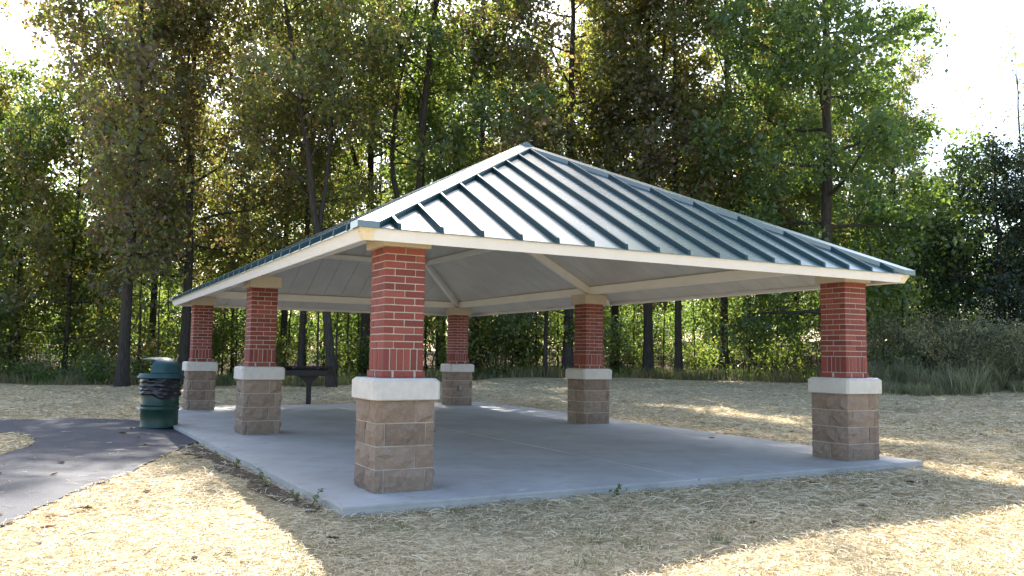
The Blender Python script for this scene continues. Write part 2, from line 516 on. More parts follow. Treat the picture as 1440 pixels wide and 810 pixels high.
# --- columns
BL, BW, BH = .1935, .092, .0577
ME_STR_X = box_mesh('brick', (BL, BW, BH), 'brick', .003)
ME_STR_Y = box_mesh('brick', (BW, BL, BH), 'brick', .003)
ME_SOL_X = box_mesh('brick', (.0577, .092, .1935), 'brick', .003)
ME_SOL_Y = box_mesh('brick', (.092, .0577, .1935), 'brick', .003)
def brick_layout():
    """list of (kind, centre, visible from the near corner)"""
    out = []
    h = .1985
    e = h - BW / 2; q = BL / 2 + .005
    z = ZC + .005 + BH / 2
    def course(zc, t, h):
        e = h - BW / 2; q = h - BL / 2
        if t:   # stretchers along x on the -y and +y faces
            for sx in (-1, 1):
                for sy in (-1, 1):
                    out.append(('x', (sx * q, sy * e, zc), sy < 0 or sx < 0))
                out.append(('y', (sx * e, 0, zc), sx < 0))
        else:
            for sy in (-1, 1):
                for sx in (-1, 1):
                    out.append(('y', (sx * e, sy * q, zc), sx < 0 or sy < 0))
                out.append(('x', (0, sy * e, zc), sy < 0))
    course(z, 0, .212)
    zs_ = ZC + COURSE + .005 + .1935 / 2
    for sy in (-1, 1):
        for k in range(6):
            out.append(('sx', (-h + .0577 / 2 + k * (2 * h - .0577) / 5, sy * e, zs_), sy < 0 or k == 0))
    for sx in (-1, 1):
        for k in range(3):
            out.append(('sy', (sx * e, (k - 1) * .0677, zs_), sx < 0))
    for i in range(14):
        course(ZC + COURSE * (4 + i) + .005 + BH / 2, (13 - i) % 2 == 0, h)
    return out
BRICKS = brick_layout()
KIND = {'x': ME_STR_X, 'y': ME_STR_Y, 'sx': ME_SOL_X, 'sy': ME_SOL_Y}

def rock_block(sx, sy, sz, faces, seed):
    """split faced block: box with rough outer faces (list of (axis, sign))"""
    r_ = np.random.default_rng(seed)
    bm = bmesh.new()
    bmesh.ops.create_cube(bm, size=1)
    nx, ny, nz_ = (3 if sx > .25 else 1), (3 if sy > .25 else 1), 2
    for ax, n in ((0, nx), (1, ny), (2, nz_)):
        for k in range(1, n + 1):
            t = -.5 + k / (n + 1)
            no = [0, 0, 0]; no[ax] = 1
            cc = [0, 0, 0]; cc[ax] = t
            bmesh.ops.bisect_plane(bm, geom=list(bm.verts) + list(bm.edges) + list(bm.faces), plane_co=cc, plane_no=no)
    dims = (sx, sy, sz)
    for v in bm.verts:
        co = list(v.co); c0 = list(v.co)
        on = [abs(abs(a) - .5) < 1e-4 for a in co]
        for ax, sg in faces:
            if c0[ax] * sg > .49:
                others = [a for a in range(3) if a != ax and on[a]]
                if others: co[ax] -= sg * r_.uniform(.004, .012) / dims[ax]
                else: co[ax] += sg * r_.uniform(-.006, .036) / dims[ax]
        for ax in range(3):
            if not on[ax]: co[ax] += r_.uniform(-.02, .02) / dims[ax]
        v.co = Vector((co[0] * sx, co[1] * sy, co[2] * sz))
    bmesh.ops.triangulate(bm, faces=bm.faces)
    return bm_mesh('stone_block', bm, 'split_block')
SH = .2925
def stone_layout():
    out = []
    ch = ZS / 4; bh = ch - .011
    lng, shrt = .39, 2 * SH - .39 - .010
    c_l, c_s = -SH + lng / 2, SH - shrt / 2
    for i in range(4):
        z = ch * i + .004 + bh / 2
        if i % 2 == 1:     # pinwheel
            out.append(((lng, shrt, bh), (-SH + lng / 2, -SH + shrt / 2, z), ((0, -1), (1, -1))))
            out.append(((shrt, lng, bh), (SH - shrt / 2, -SH + lng / 2, z), ((0, 1), (1, -1))))
            out.append(((lng, shrt, bh), (SH - lng / 2, SH - shrt / 2, z), ((0, 1), (1, 1))))
            out.append(((shrt, lng, bh), (-SH + shrt / 2, SH - lng / 2, z), ((0, -1), (1, 1))))
        else:
            cw = .088; hd = SH - .005; mid = 2 * SH - 2 * cw - .02
            for sx in (-1, 1):
                for sy in (-1, 1):
                    out.append(((cw, hd, bh), (sx * (SH - cw / 2), sy * (SH - hd / 2), z), ((0, sx), (1, sy))))
            for sy in (-1, 1):
                out.append(((mid, .19, bh), (0, sy * (SH - .095), z), ((1, sy),)))
    return out
STONES = stone_layout()
STONE_ME = [rock_block(*s, fc, 100 + i) for i, (s, c_, fc) in enumerate(STONES)]

def cap_mesh():
    h = .328; ch = .028; z0, z1 = ZS, ZC
    def ring(hh, c_, z):
        return [(hh, -hh + c_, z), (hh, hh - c_, z), (hh - c_, hh, z), (-hh + c_, hh, z), (-hh, hh - c_, z), (-hh, -hh + c_, z), (-hh + c_, -hh, z), (hh - c_, -hh, z)]
    rings = [ring(h - .008, ch, z0), ring(h, ch, z0 + .008), ring(h, ch, z1 - .030), ring(h - .024, ch + .004, z1 - .003), ring(h - .03, ch + .004, z1)]
    v = [p for r_ in rings for p in r_]
    f = [tuple(range(7, -1, -1)), tuple(range(32, 40))]
    for i in range(4):
        for k in range(8):
            f.append((i * 8 + k, i * 8 + (k + 1) % 8, (i + 1) * 8 + (k + 1) % 8, (i + 1) * 8 + k))
    return pydata('stone_cap', v, f, 'limestone')
CAP = cap_mesh()
PAD = box_mesh('bearing_pad', (.485, .485, 2.43 - ZB), 'pad_tan', .006)
core = bmesh.new()
bm_box(core, (0, 0, ZS / 2), (2 * SH - .03, 2 * SH - .03, ZS - .002))
bm_box(core, (0, 0, (ZC + ZB) / 2), (2 * .1985 - .014, 2 * .1985 - .014, ZB - ZC - .002))
bm_box(core, (0, 0, ZC + .03), (2 * .212 - .014, 2 * .212 - .014, .052))
CORE = bm_mesh('column', core, 'mortar')
def joined_bricks(items):
    v, f = [], []
    for k, c_ in items:
        me = KIND[k]; o = len(v)
        v += [(p.co.x + c_[0], p.co.y + c_[1], p.co.z + c_[2]) for p in me.vertices]
        f += [tuple(i + o for i in q.vertices) for q in me.polygons]
    return pydata('brickwork', v, f, 'brick')
HIDDEN = joined_bricks([(k, c_) for k, c_, vis in BRICKS if not vis])
ALLB = joined_bricks([(k, c_) for k, c_, vis in BRICKS])
rj = random.Random(5)
COLS = {'A': (0, 0), 'B': (W, 0), 'C': (0, L / 2), 'D': (0, L), 'E': (W, L / 2), 'F': (W, L)}
for key, (x, y) in COLS.items():
    c0 = link('column', CORE, pav, (x, y, 0))
    if key in 'ABCE':
        for k, c_, vis in BRICKS:
            if vis:
                j = lambda a: rj.uniform(-a, a)
                link('brick', KIND[k], c0, (c_[0] + j(.0015), c_[1] + j(.0015), c_[2] + j(.0008)), (0, 0, j(.004)))
        tag(link('brickwork', HIDDEN, c0), kind='stuff')
    else:
        tag(link('brickwork', ALLB, c0), kind='stuff')
    for me, (s, c_, fc) in zip(STONE_ME, STONES):
        link('stone_block', me, c0, c_)
    link('stone_cap', CAP, c0)
    link('bearing_pad', PAD, c0, (0, 0, (ZB + 2.43) / 2 + .0005))
    if key == 'F':
        link('outlet_box', box_mesh('outlet_box', (.075, .04, .12), 'galvanised', .006), c0, (-.06, -SH - .025, .44))

# --- roof
We, Le = W + 2 * OH, L + 2 * OH
TN = 1 / math.hypot(1, SLOPE)
def face_fn(side):
    """(u along the eave, v inwards, w height above the roof plane) -> world"""
    def fn(u, v, w=0.):
        z = ZT + SLOPE * v + w
        if side == 'front': return (-OH + u, -OH + v, z)
        if side == 'back': return (W + OH - u, L + OH - v, z)
        if side == 'left': return (-OH + v, L + OH - u, z)
        return (W + OH - v, -OH + u, z)
    return fn
SIDES = {'front': We, 'back': We, 'left': Le, 'right': Le}
def capv(u, EL): return max(0, min(u, EL - u, We / 2))
def prism(name, poly, fn, w0, w1, mat):
    n = len(poly)
    v = [fn(u, t, w1) for u, t in poly] + [fn(u, t, w0) for u, t in poly]
    f = [tuple(range(n)), tuple(range(2 * n - 1, n - 1, -1))] + [(i, i + n, (i + 1) % n + n, (i + 1) % n) for i in range(n)]
    bm = bmesh.new()
    vv = [bm.verts.new(p) for p in v]
    for q in f: bm.faces.new([vv[i] for i in q])
    bmesh.ops.remove_doubles(bm, verts=bm.verts, dist=1e-5)
    return bm_mesh(name, bm, mat)
def strip(u0, u1, EL, v0, inset=0.):
    """panel outline between u0 and u1"""
    br = sorted([u0, u1] + [t for t in (We / 2, EL - We / 2) if u0 < t < u1])
    top = [(u, max(v0, capv(u, EL) - inset)) for u in reversed(br)]
    pts = [(u0, v0), (u1, v0)] + top
    out = []
    for p in pts:
        if not out or abs(p[0] - out[-1][0]) + abs(p[1] - out[-1][1]) > 1e-4: out.append(p)
    if abs(out[0][0] - out[-1][0]) + abs(out[0][1] - out[-1][1]) < 1e-4: out.pop()
    return out
# deck between skin and ceiling = the roof part itself
v, f = [], []
for w_ in (-.012, -.078):
    e_ = .048
    a = [(-OH + e_, -OH + e_), (W + OH - e_, -OH + e_), (W + OH - e_, L + OH - e_), (-OH + e_, L + OH - e_)]
    v += [(p[0], p[1], ZT + SLOPE * e_ + w_) for p in a]
    v += [(W / 2, W / 2, ZT + SLOPE * We / 2 + w_), (W / 2, L - W / 2, ZT + SLOPE * We / 2 + w_)]
for o_, rev in ((0, 0), (6, 1)):
    for q in ((0, 1, 4), (1, 2, 5, 4), (2, 3, 5), (3, 0, 4, 5)):
        q = tuple(i + o_ for i in q)
        f.append(q[::-1] if rev else q)
for i in range(4): f.append((i, i + 6, (i + 1) % 4 + 6, (i + 1) % 4))
roof = link('roof', pydata('roof', v, f, 'roof_metal'), pav)
for side, EL in SIDES.items():
    fn = face_fn(side)
    sp = .4125
    n = int((EL - .3) / sp)
    first = (EL - (n - 1 if (n % 2 == 1) else n) * sp) / 2
    us = []
    u = EL / 2 - sp * math.floor((EL / 2 - .18) / sp)
    while u < EL - .18:
        us.append(u); u += sp
    edges = [0.] + us + [EL]
    for a, b_ in zip(edges[:-1], edges[1:]):
        poly = strip(a + (.0015 if a > 0 else 0), b_ - (.0015 if b_ < EL else 0), EL, -.022, 0)
        if len(poly) >= 3: link('roof_panel', prism('roof_panel', poly, fn, -.010, 0., 'roof_metal'), roof)
        poly = strip(a + .004, b_ - .004, EL, .07, .0)
        if len(poly) >= 3: link('ceiling_panel', prism('ceiling_panel', poly, fn, -.092, -.08, 'ceiling_panel'), roof)
    for u in us:
        cv = capv(u, EL) - .05
        if cv < .08: continue
        hw, hh = .019, .056
        p = [(u - hw, -.03), (u + hw, -.03), (u + hw, cv), (u - hw, cv)]
        vv = [fn(a, t, .0005) for a, t in p] + [fn(u + (a - u) * .8, t + .004 * (1 if t < 0 else 0), hh) for a, t in p]
        me = pydata('roof_seam', vv, [(3, 2, 1, 0), (4, 5, 6, 7), (0, 1, 5, 4), (1, 2, 6, 5), (2, 3, 7, 6), (3, 0, 4, 7)], 'seam_metal')
        link('roof_seam', me, roof)
# hip and ridge caps
cw_ = .20
def hip(sideA, sideB, ELA, ELB, mirror):
    v, f = [], []
    for side, EL, left in ((sideA, ELA, False), (sideB, ELB, True)):
        fn = face_fn(side)
        mu = (lambda u, EL=EL: EL - u) if left != mirror else (lambda u: u)
        h = We / 2
        P = [(-.045, -.045), (cw_ - .045, -.045), (h, h - cw_), (h, h)]
        o_ = len(v)
        v += [fn(mu(a), t, .062) for a, t in P] + [fn(mu(a), t, .001) for a, t in P]
        f += [(o_, o_ + 1, o_ + 2, o_ + 3), (o_ + 1, o_ + 5, o_ + 6, o_ + 2), (o_, o_ + 4, o_ + 5, o_ + 1), (o_ + 4, o_ + 7, o_ + 6, o_ + 5)]
    bm = bmesh.new()
    vv = [bm.verts.new(p) for p in v]
    for q in f: bm.faces.new([vv[i] for i in q])
    bmesh.ops.remove_doubles(bm, verts=bm.verts, dist=1e-4)
    link('hip_cap', bm_mesh('hip_cap', bm, 'roof_metal'), roof)
hip('front', 'left', We, Le, False)
hip('right', 'front', Le, We, False)
hip('back', 'right', We, Le, False)
hip('left', 'back', Le, We, False)
zr = ZT + SLOPE * We / 2
v = []
for y in (W / 2 - .1, L - W / 2 + .1):
    v += [(W / 2 - cw_, y, zr - SLOPE * cw_ + .004), (W / 2 - cw_, y, zr - SLOPE * cw_ + .068), (W / 2, y, zr + .068), (W / 2 + cw_, y, zr - SLOPE * cw_ + .068), (W / 2 + cw_, y, zr - SLOPE * cw_ + .004)]
f = [(0, 1, 6, 5), (1, 2, 7, 6), (2, 3, 8, 7), (3, 4, 9, 8), (0, 4, 3, 2, 1), (5, 6, 7, 8, 9)]
link('ridge_cap', pydata('ridge_cap', v, f, 'roof_metal'), roof)
# fascia boards
for side, EL in SIDES.items():
    fn = face_fn(side)
    th = .03; zf = ZF - ZT
    def P(u, v, z, fn=fn): x, y, _ = fn(u, v); return (x, y, ZT + z)
    def board(ua, ub, ma, mb, off, name, mat):
        pr = [(-off, -.012), (INN - off, zf), (INN + th, zf + .012), (th, -.012)]
        vv = [P(ua + (t if ma else 0), t, z) for t, z in pr] + [P(ub - (t if mb else 0), t, z) for t, z in pr]
        me = pydata(name, vv, [(3, 2, 1, 0), (4, 5, 6, 7), (0, 1, 5, 4), (1, 2, 6, 5), (2, 3, 7, 6), (3, 0, 4, 7)], mat)
        link(name, me, pav)
    board(0, EL, True, True, 0, 'fascia', 'fascia_white')
    cl = .13
    for ua, ub, ma, mb in ((0, cl, True, False), (EL - cl, EL, False, True)):
        pr = [(-.004, -.010), (INN - .004, zf - .004), (INN + .008, zf - .004), (.008, -.010)]
        vv = [P(ua + (t if ma else 0), t, z) for t, z in pr] + [P(ub - (t if mb else 0), t, z) for t, z in pr]
        link('corner_trim', pydata('corner_trim', vv, [(3, 2, 1, 0), (4, 5, 6, 7), (0, 1, 5, 4), (1, 2, 6, 5), (2, 3, 7, 6), (3, 0, 4, 7)], 'trim_cream'), pav)
# frame under the ceiling
ZCE = lambda v_: ZT + SLOPE * v_ - .094
bt = 2.578
for a, b_ in ((('A'), ('C')), ('C', 'D'), ('D', 'F'), ('F', 'E'), ('E', 'B'), ('B', 'A')):
    p, q = Vector((*COLS[a], bt)), Vector((*COLS[b_], bt))
    d_ = (q - p).normalized() * .052
    link('perimeter_beam', beam_mesh('perimeter_beam', p + d_, q - d_, .1, .147, 'cream_paint'), pav)
apexN = Vector((W / 2, W / 2, 0)); apexS = Vector((W / 2, L - W / 2, 0))
for k, ap, sx, sy in (('A', apexN, 1, 1), ('B', apexN, -1, 1), ('D', apexS, 1, -1), ('F', apexS, -1, -1)):
    x, y = COLS[k]
    e_ = OH - .11
    p = Vector((x - sx * e_, y - sy * e_, ZCE(.11) + .003))
    link('rafter_tail', beam_mesh('rafter_tail', p, Vector((x - sx * .06, y - sy * .06, ZCE(OH - .06) + .003)), .08, .075, 'cream_paint'), pav)
    p = Vector((x - sx * .055, y - sy * .055, ZCE(OH - .055) + .003)); q = Vector((ap.x - sx * .05, ap.y - sy * .05, ZCE(We / 2 - .05)))
    link('hip_rafter', beam_mesh('hip_rafter', p, q, .09, .16, 'cream_paint'), pav)
for sx, x in ((1, 0), (-1, W)):
    e_ = OH - .11
    p = Vector((x - sx * e_, L / 2, ZCE(.11) + .003))
    link('rafter_tail', beam_mesh('rafter_tail', p, Vector((x - sx * .06, L / 2, ZCE(OH - .06) + .003)), .09, .08, 'cream_paint'), pav)
    p = Vector((x - sx * .055, L / 2, ZCE(OH - .055) + .003)); q = Vector((W / 2 - sx * .045, L / 2, ZCE(We / 2 - .045)))
    link('rafter', beam_mesh('rafter', p, q, .1, .15, 'cream_paint'), pav)
link('ridge_beam', beam_mesh('ridge_beam', (W / 2, W / 2, ZCE(We / 2) - .02), (W / 2, L - W / 2, ZCE(We / 2) - .02), .12, .2, 'cream_paint'), pav)
pv = OH + 1.55
zp = ZCE(pv) - .004
xa, xb, ya, yb = -OH + pv, W + OH - pv, -OH + pv, L + OH - pv
g_ = .045
for p, q in (((xa + g_, ya), (xb - g_, ya)), ((xa + g_, yb), (xb - g_, yb)),
             ((xa, ya + g_), (xa, L / 2 - g_ - .006)), ((xa, L / 2 + g_ + .006), (xa, yb - g_)),
             ((xb, ya + g_), (xb, L / 2 - g_ - .006)), ((xb, L / 2 + g_ + .006), (xb, yb - g_))):
    link('purlin', beam_mesh('purlin', (*p, zp), (*q, zp), .075, .1, 'cream_paint'), pav)

# ------------------------------------------------------------------ trash can
def build_can():
    cx, cy_ = -1.2, 7.98
    z0 = float(gz(cx, cy_)) + .022
    t = empty('trash_can', (cx, cy_, z0))
    tag(t, 'dark green steel drum trash can with teal dome lid and black liner', 'trash can')
    r = .30
    prof = [(.0, .0), (r - .01, .0), (r + .006, .012), (r + .006, .03), (r, .04), (r, .30), (r + .012, .315), (r + .012, .335), (r, .35), (r, .37), (r + .012, .385), (r + .012, .405), (r, .42), (r, .68), (r + .012, .69), (r + .012, .72), (r, .73), (r, .82), (r - .012, .82), (r - .012, .2)]
    link('drum', lathe('drum', prof, 'can_green', 40), t)
    rr = random.Random(2)
    ph = [rr.uniform(0, 6.28) for _ in range(6)]
    def wob(a, z):
        return .009 * math.sin(5 * a + ph[0] + z * 40) + .007 * math.sin(11 * a + ph[1] - z * 55) + .006 * math.sin(17 * a + z * 90)
    lp = [(r + .012, .845), (r + .022, .82)] + [(r + .022 + .012 * math.sin(k * 1.9), .80 - k * .021) for k in range(12)] + [(r + .03, .545), (r + .014, .535)]
    def wob2(a, z): return wob(a, z)
    me = lathe('bin_liner', lp, 'bin_liner', 64, True, wob2)
    for v in me.vertices:
        a = math.atan2(v.co.y, v.co.x)
        if v.co.z < .62: v.co.z += .035 * math.sin(2 * a + 1.0) + .016 * math.sin(5 * a)
    link('bin_liner', me, t)
    # lid: rim + dome with a hooded opening
    face_dir = math.atan2(-RH[1] * 1.0 - FH[1] * .35, -RH[0] * 1.0 - FH[0] * .35)
    rim = [(r + .02, .835), (r + .075, .835), (r + .082, .845), (r + .078, .865), (r + .052, .878), (r + .05, .905), (r + .032, .915), (r + .01, .915), (r + .01, .86), (r + .02, .835)]
    lid = link('lid', lathe('lid', rim, 'lid_green', 48), t)
    seg, rows = 48, 14
    v, f = [], []
    R0, Hh = r + .03, .285
    idx = {}
    for i in range(rows + 1):
        th = i / rows * math.pi / 2
        for k in range(seg):
            a = 2 * math.pi * k / seg
            da = (a - face_dir + math.pi) % (2 * math.pi) - math.pi
            rad = R0 * math.cos(th) ** .8 if i < rows else 0
            z = .905 + Hh * math.sin(th) ** .95
            # hood: the top of the opening juts out
            if abs(da) < 1.2 and .86 < th < 1.5:
                w_ = math.cos(da / 1.2 * math.pi / 2) ** .7 * (1 - (th - .86) / .64)
                rad += .085 * w_
                z += .03 * w_
            v.append((rad * math.cos(a), rad * math.sin(a), z))
    for i in range(rows):
        th = (i + .5) / rows * math.pi / 2
        for k in range(seg):
            a = 2 * math.pi * (k + .5) / seg
            da = (a - face_dir + math.pi) % (2 * math.pi) - math.pi
            if abs(da) < 1.05 and th < .90: continue
            k2 = (k + 1) % seg
            f.append((i * seg + k, i * seg + k2, (i + 1) * seg + k2, (i + 1) * seg + k))
    me = pydata('dome', v, f, 'lid_green', True)
    bm = bmesh.new(); bm.from_mesh(me)
    bmesh.ops.remove_doubles(bm, verts=bm.verts, dist=1e-5)
    bmesh.ops.solidify(bm, geom=list(bm.faces), thickness=.012)
    me2 = bm_mesh('dome', bm, 'lid_green', True)
    link('dome', me2, lid)
build_can()

# ------------------------------------------------------------------ grill
def build_grill():
    gx, gy = 2.78, 13.28
    t = empty('park_grill', (gx, gy, float(gz(gx, gy))))
    tag(t, 'black steel pedestal barbecue grill behind the far slab edge', 'grill')
    ang = math.atan2(RH[1], RH[0])
    t.rotation_euler = (0, 0, ang)
    z0 = -t.location.z
    bm = bmesh.new(); bm_box(bm, (0, 0, (.62 + z0) / 2), (.105, .105, .62 + z0), .008)
    link('post', bm_mesh('post', bm, 'grill_black'), t)
    v = [(-.25, -.05, z0 + .69), (.25, -.05, z0 + .69), (.055, -.05, z0 + .49), (-.055, -.05, z0 + .49)]
    v += [(x, .05, z) for x, y, z in v]
    link('bracket', pydata('bracket', v, [(0, 3, 2, 1), (4, 5, 6, 7), (0, 1, 5, 4), (1, 2, 6, 5), (2, 3, 7, 6), (3, 0, 4, 7)], 'grill_black'), t)
    bm = bmesh.new()
    w_, d_, zb, zt = 1.06, .55, z0 + .69, z0 + .92
    bm_box(bm, (0, 0, zb + .008), (w_, d_, .016))
    bm_box(bm, (0, d_ / 2 - .005, (zb + zt) / 2 + .009), (w_, .01, zt - zb - .02))
    for s in (-1, 1): bm_box(bm, (s * (w_ / 2 - .005), -.006, (zb + zt) / 2 + .009), (.01, d_ - .014, zt - zb - .02))
    bm_box(bm, (0, -d_ / 2 + .005, zb + .075), (w_ - .022, .01, .115))
    link('firebox', bm_mesh('firebox', bm, 'grill_black'), t)
    for k in range(15):
        link('grate_bar', box_mesh('grate_bar', (.016, d_ - .03, .012), 'grill_black'), t, (-.48 + k * .0686, 0, zt - .05))
    for s in (-1, 1):
        link('handle', box_mesh('handle', (.02, .16, .02), 'galvanised', .004), t, (s * .3, -d_ / 2 - .07, zt - .04))
build_grill()

# ------------------------------------------------------------------ trees
def tube_np(pts, rad, sides):
    pts = np.asarray(pts, float); n = len(pts)
    tan = np.gradient(pts, axis=0); tan /= np.linalg.norm(tan, axis=1)[:, None] + 1e-9
    ref = np.where(np.abs(tan[:, 2:3]) > .9, np.array([[1., 0, 0]]), np.array([[0, 0, 1.]]))
    a = np.cross(tan, ref); a /= np.linalg.norm(a, axis=1)[:, None] + 1e-9
    b_ = np.cross(tan, a)
    k = np.arange(sides) * 2 * np.pi / sides
    v = pts[:, None, :] + np.asarray(rad)[:, None, None] * (np.cos(k)[None, :, None] * a[:, None, :] + np.sin(k)[None, :, None] * b_[:, None, :])
    i = np.arange(n * sides).reshape(n, sides)
    j = np.roll(i, -1, axis=1)
    f = np.stack([i[:-1], j[:-1], j[1:], i[1:]], -1).reshape(-1, 4)
    return v.reshape(-1, 3), f
def unit(v): return v / (np.linalg.norm(v) + 1e-9)
def leaf_cloud(cent, n_each, spread, size, r_, droop=.3):
    """folded kite leaves around cluster centres -> verts, faces, var"""
    m_ = len(cent) * n_each
    c = np.repeat(cent, n_each, axis=0)
    cvar = np.repeat(r_.random(len(cent)), n_each)
    cn = r_.normal(0, .55, (len(cent), 3)); cn[:, 2] += 1.
    cn /= np.linalg.norm(cn, axis=1)[:, None]
    cnr = np.repeat(cn, n_each, axis=0)
    off = r_.normal(0, spread, (m_, 3))
    off -= cnr * (np.sum(off * cnr, 1) * .55)[:, None]
    off[:, 2] -= .35 * np.sum(off[:, :2] ** 2, 1) / spread
    p = c + off
    ax = r_.normal(0, 1, (m_, 3)); ax[:, 2] -= droop
    ax /= np.linalg.norm(ax, axis=1)[:, None]
    nn = r_.normal(0, .75, (m_, 3)) + cnr * .9
    sd_ = np.cross(ax, nn); sd_ /= np.linalg.norm(sd_, axis=1)[:, None] + 1e-9
    up = np.cross(sd_, ax)
    ln = size * r_.uniform(.65, 1.25, m_)[:, None]
    wd = ln * r_.uniform(.26, .38, m_)[:, None]
    v = np.stack([p, p + ax * ln * .55 + sd_ * wd + up * wd * .35, p + ax * ln - up * ln * .12, p + ax * ln * .5 - sd_ * wd + up * wd * .35], 1).reshape(-1, 3)
    b_ = np.arange(m_) * 4
    f = np.concatenate([np.stack([b_, b_ + 1, b_ + 2], -1), np.stack([b_, b_ + 2, b_ + 3], -1)])
    var = np.clip(.6 * r_.random(m_) + .4 * cvar, 0, 1)
    return v, f, np.concatenate([var, var])
class TreeB:
    def __init__(s, seed):
        s.r = np.random.default_rng(seed); s.v = []; s.f = []; s.n = 0; s.cl = []
    def tube(s, pts, rad, sides):
        v, f = tube_np(pts, rad, sides)
        s.v.append(v); s.f.append(f + s.n); s.n += len(v)
    def path(s, p0, d, length, n, wob, up=0.):
        p = np.array(p0, float); d = unit(np.array(d, float)); out = [p.copy()]
        for i in range(n):
            d = unit(d + s.r.normal(0, wob, 3) + np.array([0, 0, up]))
            p = p + d * length / n
            out.append(p.copy())
        return np.array(out)
    def branch(s, p0, d, length, rad, level, dens):
        n = max(3, int(length / .5))
        pts = s.path(p0, d, length, n, .13, .035 if level == 0 else -.01)
        s.tube(pts, np.linspace(rad, max(.006, rad * .18), n + 1), 6 if level == 0 else (4 if level == 1 else 3))
        if level >= 2 or length < .7:
            for t in np.linspace(.25, 1, max(2, int(length / .38))):
                s.cl.append(pts[min(n, int(t * n))] + s.r.normal(0, .12, 3))
            return
        step = .42 if level == 0 else .45
        m_ = max(2, int(length / step * dens))
        for k in range(m_):
            t = .22 + .78 * (k + s.r.random()) / m_
            i = min(n - 1, int(t * n)); q = pts[i] + (pts[i + 1] - pts[i]) * (t * n - i if t < 1 else 1)
            dr = unit(pts[i + 1] - pts[i])
            sd_ = unit(np.cross(dr, s.r.normal(0, 1, 3)))
            nd = unit(dr * .55 + sd_ * .85 + np.array([0, 0, .08]))
            s.branch(q, nd, max(.45, length * s.r.uniform(.28, .48) * (1.15 - .6 * t)), rad * .45 * (1.1 - .7 * t), level + 1, dens)
def make_tree(name, seed, H, r0, cb, cr, mat, nl=26, leaves=36, size=.205, spread=.27, dens=1., lean=(0, 0), top=.5, fork=None, low=1., rise=(.1, .75), extra=None):
    t = TreeB(seed)
    n = 18
    r0 *= .65
    cr *= 1.12
    hs = np.linspace(0, 1, n + 1)
    wob = np.cumsum(t.r.normal(0, .07, (n + 1, 2)), axis=0) * (hs[:, None] ** .8)
    tr = np.stack([lean[0] * H * hs ** 1.3 + wob[:, 0], lean[1] * H * hs ** 1.3 + wob[:, 1], H * .97 * hs], 1)
    rad = r0 * (1 - hs * .88) ** .9 + r0 * .45 * np.exp(-hs * H / .4)
    tr[0, 2] = -.25
    stems = [(tr, rad)]
    t.tube(tr, rad, 12)
    if fork:
        for (h0, dx, dy, ln, rr) in fork:
            i = int(h0 * n)
            pts = t.path(tr[i], (dx, dy, 1.), ln, 12, .07, .05)
            rd = np.linspace(rad[i] * rr, .03, 13)
            t.tube(pts, rd, 8); stems.append((pts, rd))
    az = t.r.uniform(0, 6.28)
    for st, (pts, rd) in enumerate(stems):
        m_ = nl if st == 0 else max(6, int(nl * .4))
        lo = cb if st == 0 else .25
        for k in range(m_):
            h = lo + (1 - lo) * ((k + t.r.random()) / m_) ** .9
            az += 2.4 + t.r.normal(0, .35)
            i = min(len(pts) - 2, int(h * (len(pts) - 1)))
            q = pts[i] + (pts[i + 1] - pts[i]) * (h * (len(pts) - 1) - i)
            hh = (h - lo) / (1 - lo + 1e-6)
            prof = (low + (1 - low) * min(1, hh / .35)) * (1 - (1 - top) * max(0, (hh - .4) / .6) ** 1.5)
            ln = cr * prof * t.r.uniform(.6, 1.1) * (1 if st == 0 else .6)
            el = rise[0] + (rise[1] - rise[0]) * hh + t.r.normal(0, .12)
            t.branch(q, (math.cos(az), math.sin(az), math.tan(min(1.3, el))), ln, max(.02, rd[i] * .42), 0, dens)
    if extra:
        for (h0, dx, dy, dz, ln, rr) in extra:
            i = int(h0 * n)
            t.branch(tr[i], (dx, dy, dz), ln, rr, 0, dens)
    cl = np.array(t.cl)
    v, f, var = leaf_cloud(cl, max(3, int(leaves * .66)), spread, size, t.r)
    wood = npmesh('trunk', np.concatenate(t.v), np.concatenate(t.f), 'bark', smooth=True)
    crown = npmesh('crown', v, f, mat, var)
    print('TREE', name, len(cl), 'clusters', len(f), 'tris')
    return wood, crown
def place_tree(name, wood, crown, loc, rz, label, cat='tree', group=None, sc=1., names=('trunk', 'crown')):
    x, y = loc
    o = empty(name, (x, y, float(gz(x, y))))
    o.rotation_euler = (0, 0, rz); o.scale = (sc, sc, sc)
    tag(o, label, cat, group)
    link(names[0], wood, o)
    c_ = link(names[1], crown, o)
    tag(c_, kind='stuff')
    return o

YAW = math.atan2(RH[1], RH[0])   # local +x = picture right
oakA = make_tree('oakA', 11, 21, .33, .16, 4.0, 'leaf_brown', 30, 34, top=.55, low=.9, rise=(-.05, .7))
oakB = make_tree('oakB', 12, 22, .34, .22, 5.0, 'leaf_brown', 30, 34, top=.6, rise=(.05, .75))
place_tree('oak_tree', *oakA, px(177, 31.3), YAW, 'brown-leaved oak with a bare straight trunk beyond the trash can')
place_tree('oak_tree', *oakB, px(262, 33.5), YAW + 1.0, 'rusty brown oak just behind the end column by the trash can', sc=.92)
